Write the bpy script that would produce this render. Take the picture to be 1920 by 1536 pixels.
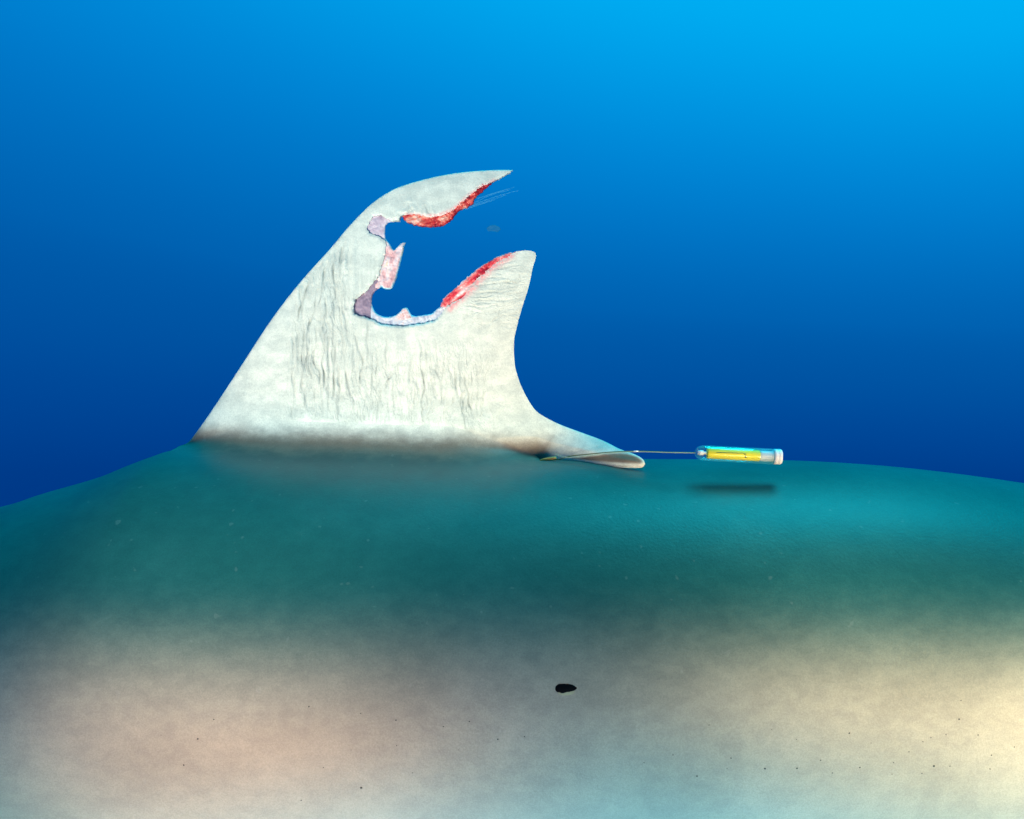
import bpy, bmesh, math, random
import numpy as np
from mathutils import Vector, noise as mn
from mathutils.geometry import delaunay_2d_cdt

random.seed(7)
rng = np.random.default_rng(7)
sc = bpy.context.scene
C = sc.collection
for o in list(bpy.data.objects):
    bpy.data.objects.remove(o)

# ------------------------------------------------------------------ camera
D0 = 1.5            # metres from the lens to the plane of the dorsal fin
K = 0.865e-3        # metres per photograph pixel on that plane
CZ = 0.08           # height of the lens above the rear back line
cam = bpy.data.cameras.new('camera')
cam_o = bpy.data.objects.new('camera', cam)
C.objects.link(cam_o)
cam_o.location = (0, -D0, CZ)
cam_o.rotation_euler = (math.radians(90), 0, 0)
cam.sensor_width = 36
cam.lens = 36 * D0 / (1920 * K)
cam.clip_start = 0.02
cam.clip_end = 500
sc.camera = cam_o

# ------------------------------------------------------------------ daylight, filtered by the water
SUN_EL, SUN_AZ = 68, 57
world = bpy.data.worlds.new('World')
sc.world = world
world.use_nodes = True
wn, wl = world.node_tree.nodes, world.node_tree.links
wn.clear()
wo = wn.new('ShaderNodeOutputWorld')
bg = wn.new('ShaderNodeBackground')
sky = wn.new('ShaderNodeTexSky')
sky.sky_type = 'NISHITA'
sky.sun_disc = False
sky.sun_elevation = math.radians(SUN_EL)
sky.sun_rotation = math.radians(SUN_AZ)
flt = wn.new('ShaderNodeMix')
flt.data_type = 'RGBA'
flt.blend_type = 'MULTIPLY'
flt.inputs[0].default_value = 1
flt.inputs[7].default_value = (0.0, 0.62, 0.42, 1)     # what the water above lets through
wl.new(sky.outputs[0], flt.inputs[6])
wl.new(flt.outputs[2], bg.inputs[0])
bg.inputs[1].default_value = 0.14
wl.new(bg.outputs[0], wo.inputs[0])

sun = bpy.data.lights.new('sun', 'SUN')
sun.energy = 3.6
sun.angle = math.radians(26)          # softened by the surface and the water
sun.color = (0.0, 0.74, 1.0)
sun_o = bpy.data.objects.new('sun', sun)
C.objects.link(sun_o)
sd = Vector((0.34, 0.22, 1)).normalized()
sun_o.rotation_euler = sd.to_track_quat('Z', 'Y').to_euler()


def strobe(name, loc, aim, watts, cone, blend, col, size=0.05):
    l = bpy.data.lights.new(name, 'SPOT')
    l.energy = watts
    l.color = col
    l.spot_size = math.radians(cone)
    l.spot_blend = blend
    l.shadow_soft_size = size
    o = bpy.data.objects.new(name, l)
    C.objects.link(o)
    o.location = loc
    o.rotation_euler = (Vector(loc) - Vector(aim)).to_track_quat('Z', 'Y').to_euler()
    return o


# the diver's two strobes, low on either side of the lens, plus two low spots added apart for the flank's hot spots
strobe('strobe_left', (-0.72, -1.42, -0.42), (-0.20, 0, 0.27), 158, 38, 1.0, (0.98, 1.0, 0.88), 0.16)
strobe('strobe_right', (0.62, -1.40, -0.34), (0.24, 0, 0.075), 62, 35, 1.0, (1.0, 0.68, 0.34), 0.16)
strobe('strobe_low_left', (-0.44, -1.02, -0.68), (-0.31, -0.33, -0.385), 22.5, 68, 1.0, (1.0, 0.43, 0.14), 0.10)
strobe('strobe_low_right', (1.40, -0.95, -0.33), (0.64, -0.33, -0.285), 126, 31, 1.0, (1.0, 0.82, 0.50), 0.10)
fill = bpy.data.lights.new('belly_fill', 'AREA')       # added fill lamp, brightens the belly from below in blue
fill.shape = 'DISK'
fill.size = 2.2
fill.energy = 92
fill.color = (0.28, 0.80, 1.0)
fill_o = bpy.data.objects.new('belly_fill', fill)
C.objects.link(fill_o)
fill_o.location = (0.1, -0.78, -2.2)
fill_o.rotation_euler = (Vector(fill_o.location) - Vector((0, -0.2, -0.4))).to_track_quat('Z', 'Y').to_euler()

sc.view_settings.view_transform = 'Standard'
sc.view_settings.look = 'None'
sc.view_settings.exposure = 0
sc.view_settings.gamma = 1
sc.view_settings.use_curve_mapping = False
sc.render.engine = 'CYCLES'
sc.cycles.use_denoising = True
sc.cycles.max_bounces = 8
sc.cycles.transparent_max_bounces = 16


# ------------------------------------------------------------------ helpers
def P(px, py, y=0.0):
    """a point of the photograph, put at depth y"""
    f = (D0 + y) * K / D0
    return Vector(((px - 960) * f, y, CZ - (py - 768) * f))


def PX(px): return (px - 960) * K
def PZ(py): return CZ - (py - 768) * K


def tag(o, label=None, cat=None, group=None, kind=None):
    if label: o['label'] = label
    if cat: o['category'] = cat
    if group: o['group'] = group
    if kind: o['kind'] = kind
    return o


def empty(name, loc):
    o = bpy.data.objects.new(name, None)
    o.location = loc
    o.empty_display_size = 0.05
    C.objects.link(o)
    return o


def mesh_obj(name, verts, faces, mat, parent=None, smooth=True):
    me = bpy.data.meshes.new(name)
    me.from_pydata([tuple(v) for v in verts], [], faces)
    me.update()
    if smooth:
        me.polygons.foreach_set('use_smooth', [True] * len(me.polygons))
    me.materials.append(mat)
    o = bpy.data.objects.new(name, me)
    C.objects.link(o)
    if parent:
        o.parent = parent
        o.matrix_parent_inverse = parent.matrix_basis.inverted()
    return o


def new_mat(name):
    m = bpy.data.materials.new(name)
    m.use_nodes = True
    nt = m.node_tree
    for n in list(nt.nodes):
        nt.nodes.remove(n)
    out = nt.nodes.new('ShaderNodeOutputMaterial')
    return m, nt, out


def N(nt, kind, **kw):
    n = nt.nodes.new(kind)
    for k, v in kw.items():
        setattr(n, k, v)
    return n


def principled(nt, out, **kw):
    b = nt.nodes.new('ShaderNodeBsdfPrincipled')
    for k, v in kw.items():
        b.inputs[k].default_value = v
    nt.links.new(b.outputs[0], out.inputs[0])
    return b


def fbm(x, y, z, octv=4):
    return mn.fractal(Vector((x, y, z)), 1.0, 2.0, octv)


def sstep(v, a, b):
    t = np.clip((v - a) / (b - a), 0, 1)
    return t * t * (3 - 2 * t)


def seg_dist(pts, poly):
    """distance of each (x, z) in pts to an open polyline"""
    pts = np.asarray(pts, float)
    poly = np.asarray(poly, float)
    best = np.full(len(pts), 1e9)
    for a, b in zip(poly[:-1], poly[1:]):
        ab = b - a
        L = max((ab * ab).sum(), 1e-14)
        t = np.clip(((pts - a) @ ab) / L, 0, 1)
        d = np.hypot(*(pts - (a + t[:, None] * ab)).T)
        best = np.minimum(best, d)
    return best


def inside(pts, poly):
    pts = np.asarray(pts, float)
    x, y = pts[:, 0], pts[:, 1]
    r = np.zeros(len(pts), bool)
    n = len(poly)
    for i in range(n):
        x1, y1 = poly[i]
        x2, y2 = poly[(i + 1) % n]
        c = ((y1 > y) != (y2 > y))
        with np.errstate(divide='ignore', invalid='ignore'):
            xi = (x2 - x1) * (y - y1) / (y2 - y1 + 1e-18) + x1
        r ^= c & (x < xi)
    return r


def spline(pts, step):
    """Catmull-Rom through pts, resampled at about step"""
    p = [np.array(q, float) for q in pts]
    p = [2 * p[0] - p[1]] + p + [2 * p[-1] - p[-2]]
    out = []
    for i in range(1, len(p) - 2):
        n = max(1, int(round(np.linalg.norm(p[i + 1] - p[i]) / step)))
        for j in range(n):
            t = j / n
            out.append(0.5 * ((2 * p[i]) + (-p[i - 1] + p[i + 1]) * t
                              + (2 * p[i - 1] - 5 * p[i] + 4 * p[i + 1] - p[i + 2]) * t * t
                              + (-p[i - 1] + 3 * p[i] - 3 * p[i + 1] + p[i + 2]) * t ** 3))
    out.append(p[-2])
    return np.array(out)


def rough(pts, step, amp, seed):
    """a torn edge: resampled straight-ish with small irregular nicks"""
    q = spline(pts, step)
    r = q.copy()
    for i in range(1, len(q) - 1):
        t = q[i + 1] - q[i - 1]
        t /= max(np.linalg.norm(t), 1e-9)
        n = np.array((-t[1], t[0]))
        r[i] += n * amp * (fbm(i * 0.31, seed, 0, 3) + 0.5 * fbm(i * 0.9, seed, 5, 2))
    return r


def to_xz(px):
    px = np.asarray(px, float)
    return np.stack([(px[:, 0] - 960) * K, CZ - (px[:, 1] - 768) * K], 1)


def sheet(poly, spacing, jitter=0.15):
    """triangulate a closed polygon with inner points; returns verts(2D), tris, n_boundary"""
    poly = [tuple(p) for p in poly]
    lo = np.min(poly, 0)
    hi = np.max(poly, 0)
    gx = np.arange(lo[0], hi[0], spacing)
    gz = np.arange(lo[1], hi[1], spacing * 0.866)
    X, Z = np.meshgrid(gx, gz)
    X[1::2] += spacing / 2
    g = np.stack([X.ravel(), Z.ravel()], 1)
    g += rng.uniform(-1, 1, g.shape) * spacing * jitter
    g = g[inside(g, poly)]
    closed = poly + [poly[0]]
    g = g[seg_dist(g, closed) > spacing * 0.55]
    nb = len(poly)
    vs = [Vector(p) for p in poly] + [Vector(p) for p in g]
    edges = [(i, (i + 1) % nb) for i in range(nb)]
    v, e, f, ov, oe, of = delaunay_2d_cdt(vs, edges, [list(range(nb))], 1, 1e-7)
    V = np.array([tuple(q) for q in v])
    # which output vertex stands for each polygon corner
    where = {}
    for i, src in enumerate(ov):
        for s in src:
            if s < nb:
                where[s] = i
    bidx = [where[i] for i in range(nb)]
    return V, [list(t) for t in f], bidx


# ------------------------------------------------------------------ water
def m_water():
    m, nt, out = new_mat('open_water')
    L = nt.links
    em = N(nt, 'ShaderNodeEmission')
    geo = N(nt, 'ShaderNodeTexCoord')
    nrm = N(nt, 'ShaderNodeVectorMath', operation='NORMALIZE')
    L.new(geo.outputs['Object'], nrm.inputs[0])
    # brighter towards the surface, and more so on the sunny side: z * (1 + x / 2) + x / 20
    sep = N(nt, 'ShaderNodeSeparateXYZ')
    L.new(nrm.outputs[0], sep.inputs[0])
    hx = N(nt, 'ShaderNodeMath', operation='MULTIPLY_ADD')
    L.new(sep.outputs[0], hx.inputs[0]); hx.inputs[1].default_value = 0.5; hx.inputs[2].default_value = 1.0
    hz = N(nt, 'ShaderNodeMath', operation='MULTIPLY')
    L.new(hx.outputs[0], hz.inputs[0]); L.new(sep.outputs[2], hz.inputs[1])
    dot = N(nt, 'ShaderNodeMath', operation='MULTIPLY_ADD')
    L.new(sep.outputs[0], dot.inputs[0]); dot.inputs[1].default_value = 0.05; L.new(hz.outputs[0], dot.inputs[2])
    nz = N(nt, 'ShaderNodeTexNoise')
    nz.inputs['Scale'].default_value = 1.6
    nz.inputs['Detail'].default_value = 3
    L.new(nrm.outputs[0], nz.inputs['Vector'])
    ma = N(nt, 'ShaderNodeMath', operation='MULTIPLY_ADD')
    L.new(nz.outputs[0], ma.inputs[0])
    ma.inputs[1].default_value = 0.03
    L.new(dot.outputs['Value'], ma.inputs[2])
    mr = N(nt, 'ShaderNodeMapRange')
    mr.inputs['From Min'].default_value = -0.385
    mr.inputs['From Max'].default_value = 0.815
    L.new(ma.outputs[0], mr.inputs['Value'])
    r = N(nt, 'ShaderNodeValToRGB')
    r.color_ramp.interpolation = 'B_SPLINE'
    stops = WATER_STOPS
    while len(r.color_ramp.elements) < len(stops):
        r.color_ramp.elements.new(0.5)
    for e, (p, c) in zip(r.color_ramp.elements, stops):
        e.position = p
        e.color = (*[((v / 255 + 0.055) / 1.055) ** 2.4 if v > 10 else v / 255 / 12.92 for v in c], 1)
    L.new(mr.outputs[0], r.inputs[0])
    L.new(r.outputs[0], em.inputs[0])
    em.inputs[1].default_value = 1
    L.new(em.outputs[0], out.inputs[0])
    return m


WATER_STOPS = [((v + 0.4) / 1.2, c) for v, c in [
    (-0.4, (0, 26, 86)), (-0.2, (0, 40, 114)), (-0.07, (0, 59, 139)), (0.0, (0, 73, 154)), (0.06, (0, 85, 164)),
    (0.12, (0, 93, 173)), (0.23, (0, 120, 202)), (0.33, (0, 142, 221)), (0.44, (0, 172, 242)), (0.6, (0, 190, 252)),
    (0.8, (20, 205, 255))]]


def build_water():
    R = 60
    nth, nph = 40, 64
    top = math.radians(42)           # open above: daylight enters through the surface there
    vs, fs = [], []
    for i in range(nth + 1):
        th = top + (math.pi - top) * i / nth
        for j in range(nph):
            a = 2 * math.pi * j / nph
            vs.append((R * math.sin(th) * math.cos(a), R * math.sin(th) * math.sin(a), R * math.cos(th)))
    for i in range(nth):
        for j in range(nph):
            a, b = i * nph + j, i * nph + (j + 1) % nph
            fs.append((a, b, b + nph, a + nph))
    o = mesh_obj('water', vs, fs, m_water())
    o.location = (0, -D0, CZ)
    tag(o, kind='structure')


build_water()

# ------------------------------------------------------------------ shark skin material
def m_skin():
    m, nt, out = new_mat('shark_skin')
    L = nt.links
    b = principled(nt, out, **{'Roughness': 0.5, 'Specular IOR Level': 0.24})
    tc = N(nt, 'ShaderNodeTexCoord')
    fin = N(nt, 'ShaderNodeAttribute', attribute_name='fin')
    shade = N(nt, 'ShaderNodeAttribute', attribute_name='flank')
    crease_shade = N(nt, 'ShaderNodeAttribute', attribute_name='crease_shade')
    wv = N(nt, 'ShaderNodeAttribute', attribute_name='wrinkle_up')
    wh = N(nt, 'ShaderNodeAttribute', attribute_name='wrinkle_along')

    def tex(scale, vec, detail=4, roughness=0.6):
        t = N(nt, 'ShaderNodeTexNoise')
        t.inputs['Scale'].default_value = scale
        t.inputs['Detail'].default_value = detail
        t.inputs['Roughness'].default_value = roughness
        L.new(vec, t.inputs['Vector'])
        return t.outputs[0]

    def mapped(sx, sy, sz, rot=(0, 0, 0)):
        mp = N(nt, 'ShaderNodeMapping')
        mp.inputs['Scale'].default_value = (sx, sy, sz)
        mp.inputs['Rotation'].default_value = rot
        L.new(tc.outputs['Object'], mp.inputs[0])
        return mp.outputs[0]

    def warp(sx, sy, sz, deg=0):
        # stretched coordinates pushed about by a slow noise, so that folds wander
        n = N(nt, 'ShaderNodeTexNoise')
        n.inputs['Scale'].default_value = 16
        n.inputs['Detail'].default_value = 3
        L.new(tc.outputs['Object'], n.inputs['Vector'])
        v = N(nt, 'ShaderNodeVectorMath', operation='MULTIPLY_ADD')
        L.new(n.outputs['Color'], v.inputs[0])
        v.inputs[1].default_value = (0.045, 0.045, 0.045)
        L.new(tc.outputs['Object'], v.inputs[2])
        mp = N(nt, 'ShaderNodeMapping', vector_type='TEXTURE')
        mp.inputs['Scale'].default_value = (1 / sx, 1 / sy, 1 / sz)
        mp.inputs['Rotation'].default_value = (0, math.radians(deg), 0)
        L.new(v.outputs[0], mp.inputs[0])
        return mp.outputs[0]

    def math_(op, a, bb, c=None):
        n = N(nt, 'ShaderNodeMath', operation=op)
        for i, v in enumerate((a, bb, c)):
            if v is None: continue
            if isinstance(v, (int, float)): n.inputs[i].default_value = v
            else: L.new(v, n.inputs[i])
        return n.outputs[0]

    def mix(fac, a, bb, blend='MIX'):
        n = N(nt, 'ShaderNodeMix', data_type='RGBA', blend_type=blend)
        if isinstance(fac, (int, float)): n.inputs[0].default_value = fac
        else: L.new(fac, n.inputs[0])
        for i, v in ((6, a), (7, bb)):
            if isinstance(v, tuple): n.inputs[i].default_value = (*v, 1)
            else: L.new(v, n.inputs[i])
        return n.outputs[2]

    def ramp(src, p0, p1):
        n = N(nt, 'ShaderNodeMapRange', interpolation_type='SMOOTHSTEP')
        n.inputs['From Min'].default_value = p0
        n.inputs['From Max'].default_value = p1
        L.new(src, n.inputs['Value'])
        return n.outputs[0]

    obj = tc.outputs['Object']
    big = tex(5, obj, 5)
    mid = tex(38, mapped(1, 1, 1.6), 5, 0.65)
    fine = tex(520, obj, 3, 0.7)
    grain = tex(1500, obj, 2, 0.8)
    # the back is olive bronze, the flank pale, the belly white
    back = mix(ramp(big, 0.35, 0.7), (0.011, 0.084, 0.078), (0.018, 0.104, 0.096))
    flank = mix(ramp(big, 0.3, 0.7), (0.39, 0.34, 0.265), (0.50, 0.435, 0.335))
    fl = math_('ADD', shade.outputs['Fac'], math_('MULTIPLY', math_('SUBTRACT', mid, 0.5), 0.10))
    body = mix(ramp(fl, 0.02, 0.98), back, flank)
    finc = mix(ramp(mid, 0.3, 0.75), (0.58, 0.63, 0.56), (0.69, 0.715, 0.64))
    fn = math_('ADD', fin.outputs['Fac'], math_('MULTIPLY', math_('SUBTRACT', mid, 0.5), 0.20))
    col = mix(ramp(fn, 0.02, 0.36), body, (0.215, 0.165, 0.125))  # tan foot: shading at the fin's base put into the colour
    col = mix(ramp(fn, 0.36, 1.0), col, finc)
    # denticle grain, blotches, pale flecks
    col = mix(0.45, col, mix(ramp(fine, 0.3, 0.7), (0.72, 0.72, 0.70), (1.18, 1.17, 1.15)), 'MULTIPLY')
    col = mix(0.30, col, mix(ramp(grain, 0.3, 0.7), (0.75, 0.75, 0.75), (1.15, 1.15, 1.15)), 'MULTIPLY')
    col = mix(0.5, col, mix(ramp(mid, 0.35, 0.65), (0.86, 0.86, 0.88), (1.08, 1.08, 1.05)), 'MULTIPLY')
    fleck = ramp(tex(90, obj, 1, 0.3), 0.74, 0.80)
    col = mix(math_('MULTIPLY', fleck, 0.06), col, (0.55, 0.58, 0.52))
    # shade in the creases, painted as a darker grey
    col = mix(math_('MULTIPLY', crease_shade.outputs['Fac'], 0.58), col, (0.13, 0.17, 0.175))
    blush = N(nt, 'ShaderNodeAttribute', attribute_name='blush')
    bl = math_('MULTIPLY', blush.outputs['Fac'], ramp(tex(210, obj, 4, 0.7), 0.30, 0.62))
    col = mix(bl, col, (0.78, 0.30, 0.30))
    L.new(col, b.inputs['Base Color'])
    # relief
    vtex = tex(88, warp(1, 1, 0.22), 5, 0.62)
    htex = tex(120, warp(0.22, 1, 1, -14), 5, 0.62)
    up = math_('MULTIPLY', math_('MULTIPLY', ramp(vtex, 0.34, 0.58), wv.outputs['Fac']), 0.72)
    al = math_('MULTIPLY', ramp(htex, 0.34, 0.58), wh.outputs['Fac'])
    soft = math_('MULTIPLY', tex(240, obj, 3, 0.5), 0.14)
    hgt = math_('ADD', math_('ADD', up, math_('MULTIPLY', al, 0.45)), soft)
    hgt = math_('ADD', hgt, math_('MULTIPLY', grain, 0.04))
    bp = N(nt, 'ShaderNodeBump')
    bp.inputs['Strength'].default_value = 0.75
    bp.inputs['Distance'].default_value = 0.0027
    L.new(hgt, bp.inputs['Height'])
    L.new(bp.outputs[0], b.inputs['Normal'])
    rr = N(nt, 'ShaderNodeMapRange')
    rr.inputs['To Min'].default_value = 0.34
    rr.inputs['To Max'].default_value = 0.54
    L.new(fine, rr.inputs['Value'])
    L.new(rr.outputs[0], b.inputs['Roughness'])
    return m


SKIN = m_skin()

# ------------------------------------------------------------------ the shark's outlines (photograph pixels)
LEAD = [(330, 846), (350, 833), (372, 806), (400, 766), (450, 690), (500, 613), (540, 558), (580, 510), (620, 466), (650, 430),
        (680, 398), (700, 380), (720, 366), (745, 352.5), (780, 341), (830, 329), (880, 322), (930, 319), (962, 319)]
UPPER_SKIN = [(962, 319), (950, 328), (932, 338), (912, 347), (904, 351), (890, 360), (874.6, 373), (859, 387), (848, 397),
              (828, 405), (806, 408), (790, 405), (778, 403), (764, 404), (753, 406), (748, 414), (737, 415.5),
              (730, 412), (722, 408.5), (713, 405), (702, 406), (694, 416), (689, 428), (693, 437), (706, 443),
              (719, 449), (725, 458), (722, 481), (716.5, 500), (711, 519), (700, 532), (689, 547), (672, 559),
              (665, 573), (666, 589), (684, 595), (700, 601), (717, 609), (734, 611), (751, 612), (782, 609), (806, 605),
              (819, 600), (831, 586), (839, 575), (861, 563), (872, 554), (884, 535), (901, 517.5), (918, 504), (939, 488),
              (958, 477), (972, 471.5)]
REAR = [(972, 471.5), (982, 470), (994, 470.5), (1003, 474), (1005, 482), (1000, 499), (996, 517), (990, 543), (979, 577),
        (970, 610), (964, 640), (965, 680), (972, 710), (985, 740), (1002, 767), (1020, 781), (1050, 796), (1090, 811),
        (1130, 826), (1162, 842), (1190, 852), (1205, 861), (1209, 870), (1202, 877), (1180, 877.5), (1150, 876),
        (1100, 872), (1060, 868), (1012, 864)]

# ridge of the back (x, z) read along the silhouette, running on beyond the frame
RIDGE = [(-1.75, -0.36), (-1.55, -0.27), (-1.30, -0.19), (-1.10, -0.135), (PX(0), PZ(951)), (PX(100), PZ(921)), (PX(200), PZ(892)),
         (PX(260), PZ(868)), (PX(300), PZ(853)), (PX(340), PZ(842)), (PX(420), PZ(842)), (PX(640), PZ(850)), (PX(900), PZ(858)),
         (PX(1100), PZ(861)), (PX(1300), PZ(862)), (PX(1480), PZ(864)), (PX(1620), PZ(871)), (PX(1750), PZ(883)),
         (PX(1920), PZ(906)), (1.05, -0.075), (1.5, -0.16), (2.0, -0.24), (2.6, -0.31)]
BELLY = [(-1.75, -0.42), (-1.55, -0.50), (-1.30, -0.56), (-1.0, -0.61), (-0.5, -0.655), (0, -0.66), (0.5, -0.65), (1.0, -0.60),
         (1.5, -0.53), (2.0, -0.45), (2.6, -0.39)]
WIDTH = [(-1.75, 0.03), (-1.55, 0.14), (-1.30, 0.24), (-1.0, 0.315), (-0.5, 0.343), (0, 0.345), (0.5, 0.343), (1.0, 0.32),
         (1.5, 0.23), (2.0, 0.13), (2.6, 0.045)]


def interp(tbl):
    q = spline(tbl, 0.01)
    q = q[np.argsort(q[:, 0])]
    k = np.ones(9) / 9
    return lambda x: np.interp(x, q[:, 0], q[:, 1])


ridge, belly, width = interp(RIDGE), interp(BELLY), interp(WIDTH)
XL, XR = PX(330), PX(1012)
FZ = 1.0


def body_surf(x, th):
    """th = 0 at the ridge, pi at the belly; half cross-section (y>=0, z)"""
    zt, zb, a = float(ridge(x)), float(belly(x)), float(width(x))
    zc, bb = (zt + zb) / 2, (zt - zb) / 2
    s, c = math.sin(th), math.cos(th)
    e = 0.94
    return a * abs(s) ** e, zc + bb * (math.copysign(abs(c) ** 1.0, c))


def cut_z(x):
    up = max(0.0, 0.055 * float(sstep(np.array(min(x - XL, (XR - x) * 1.1)), -0.03, 0.17)) if XL < x < XR else 0.0)
    return float(ridge(x)) + up


# ---- fin outline in metres
step = 1.9
lead = to_xz(spline(LEAD, step))
rear = to_xz(spline(REAR, step))
skin_edge = to_xz(rough(UPPER_SKIN, 1.6, 2.0, 3.3))
lead[0] = (XL, cut_z(XL))
rear[-1] = (XR, cut_z(XR))
xs_mid = np.arange(-1.0, 1.0001, 0.005)
xs = np.concatenate([np.linspace(-1.75, -1.02, 22), xs_mid, np.linspace(1.03, 2.6, 36)])
xs = xs[(np.abs(xs - XL) > 0.002) & (np.abs(xs - XR) > 0.002)]
xs = np.sort(np.concatenate([xs, [XL, XR]]))
base_x = [x for x in xs if XL <= x <= XR]
# leading edge must stay above the cut line near its start
base_line = [(x, cut_z(x)) for x in base_x]            # front -> rear
lead_pts = [p for p in lead[1:] if p[1] > cut_z(p[0]) + 0.0008 or p[0] > XL + 0.06]
rear_pts = list(rear[1:-1])
poly = [base_line[0]] + [tuple(p) for p in lead_pts] + [tuple(p) for p in skin_edge[1:]] + [tuple(p) for p in rear_pts] \
    + [tuple(p) for p in base_line[::-1][:-1]]
n_base = len(base_line)


def fin_half(pts):
    """half thickness of the whole fin at (x, z)"""
    pts = np.asarray(pts, float)
    dl = seg_dist(pts, [base_line[0]] + [tuple(p) for p in lead_pts])
    dt = seg_dist(pts, [tuple(p) for p in rear])
    zz = np.clip(pts[:, 1] / 0.46, 0, 1)
    T = 0.0050 + 0.019 * (1 - zz) ** 1.7
    hl = np.sqrt(1 - (1 - np.clip(dl / (0.045 + 0.05 * (1 - zz)), 0, 1)) ** 2)
    ht = np.clip(dt / 0.11, 0, 1) ** 0.75
    return 0.0009 + T * hl * ht


# ---- creases of the fin skin: (points in px, depth mm, width px)
Zm = lambda X, Y: (480 + X / 3.5556, 440 + Y / 3.5556)
CREASES = [
    ([(600, 20), (578, 120), (570, 250), (566, 330)], 0.7, 3.0),
    ([(520, 180), (527, 300), (538, 410), (543, 520)], 1.0, 2.6),
    ([(470, 190), (456, 320), (440, 420), (418, 500)], 0.8, 2.6),
    ([(468, 420), (476, 520), (460, 620), (471, 700), (468, 770), (450, 850), (470, 930), (468, 1010), (455, 1070)], 1.5, 2.4),
    ([(410, 430), (396, 520), (366, 600), (346, 690), (358, 770), (350, 850), (362, 940)], 1.4, 2.4),
    ([(362, 310), (330, 420), (298, 520), (292, 600)], 1.0, 2.4),
    ([(528, 690), (541, 800), (530, 900), (536, 1010), (528, 1100)], 1.2, 2.8),
    ([(402, 610), (412, 700), (396, 800), (404, 870), (440, 930), (436, 1020)], 1.3, 2.2),
    ([(322, 600), (330, 700), (318, 800), (330, 900), (318, 1000), (330, 1080)], 1.2, 2.2),
    ([(372, 760), (366, 850), (376, 950), (372, 1040)], 0.9, 2.0),
    ([(300, 560), (290, 680), (284, 800), (290, 900)], 0.7, 2.4),
    ([(495, 560), (503, 680), (494, 790), (500, 900), (490, 980)], 0.9, 2.2),
    ([(585, 640), (590, 740), (574, 860)], 0.6, 3.6),
    ([(600, 870), (614, 950), (632, 1040), (642, 1110), (638, 1190)], 1.3, 2.4),
    ([(668, 660), (688, 760), (722, 850), (706, 930), (716, 1010)], 1.1, 3.4),
    ([(1100, 860), (1118, 940), (1132, 1020), (1114, 1100)], 1.3, 2.2),
    ([(1180, 890), (1198, 960), (1190, 1010)], 0.9, 2.0),
    ([(1236, 860), (1250, 920), (1243, 980)], 0.8, 2.0),
    ([(1270, 830), (1288, 900), (1312, 960), (1330, 1030)], 0.9, 2.0),
    ([(1052, 990), (1045, 1060), (1050, 1110)], 0.8, 2.0),
    ([(1150, 950), (1160, 1020), (1152, 1090)], 0.7, 1.8),
    ([(1360, 880), (1372, 960), (1362, 1020)], 0.6, 2.0),
    ([(960, 900), (900, 960), (870, 1040)], 0.5, 2.4),
    ([(350, 1000), (352, 1080), (342, 1160)], 0.9, 2.0),
    ([(400, 990), (406, 1080), (398, 1170), (404, 1220)], 0.9, 2.0),
    ([(450, 1060), (462, 1130), (456, 1200)], 0.7, 2.0),
    ([(500, 1010), (496, 1100), (504, 1180)], 0.7, 2.0),
]
CREASES = [([Zm(*p) for p in c[0]], c[1], c[2]) for c in CREASES]
Z1 = lambda X, Y: (640 + X / 4.5175, 300 + Y / 4.5175)
CREASES += [
    ([Z1(700, 410), Z1(715, 390), Z1(728, 420), Z1(735, 455), Z1(760, 470)], 1.6, 2.8),
    ([Z1(690, 440), Z1(700, 410)], 1.2, 2.8),
    ([Z1(573, 380), Z1(580, 410)], 1.4, 2.8),
    ([Z1(500, 466), Z1(530, 472), Z1(560, 462), Z1(605, 432)], 1.4, 2.8),
    # fine folds running back from the wound across the rear lobe
    ([Z1(1170, 1010), Z1(1300, 1000), Z1(1420, 1010)], 0.6, 1.8),
    ([Z1(1150, 1080), Z1(1280, 1050), Z1(1400, 1040), Z1(1500, 1050)], 0.6, 1.8),
    ([Z1(1240, 950), Z1(1340, 925), Z1(1460, 900), Z1(1560, 890)], 0.6, 1.8),
    ([Z1(1120, 1150), Z1(1260, 1120), Z1(1380, 1125)], 0.6, 1.8),
    ([Z1(1300, 900), Z1(1400, 870), Z1(1500, 850)], 0.5, 1.7),
    ([Z1(1100, 1200), Z1(1240, 1190), Z1(1350, 1200), Z1(1450, 1180)], 0.5, 1.8),
    ([Z1(1050, 1240), Z1(1180, 1250), Z1(1300, 1240)], 0.5, 1.9),
]

crng = random.Random(21)
for x0, x1, y0, y1, n, l0, l1, d0 in ((556, 735, 470, 700, 26, 40, 130, 0.55), (770, 905, 630, 740, 24, 22, 70, 0.55),
                                      (600, 820, 700, 770, 18, 20, 55, 0.4), (545, 640, 600, 740, 12, 40, 100, 0.5)):
    for _ in range(n):
        x, y = crng.uniform(x0, x1), crng.uniform(y0, y1)
        ln = crng.uniform(l0, l1)
        if inside([((x - 960) * K, CZ - (y - 768) * K)], poly)[0] == 0: continue
        k = max(3, int(ln / 16))
        pts_, lean = [], crng.uniform(-0.06, 0.16)
        for q_ in range(k + 1):
            pts_.append((x + crng.uniform(-2.6, 2.6) + lean * ln * q_ / k, y + ln * q_ / k))
        CREASES.append((pts_, d0 * crng.uniform(0.6, 1.5), crng.uniform(1.8, 3.0)))


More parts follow.
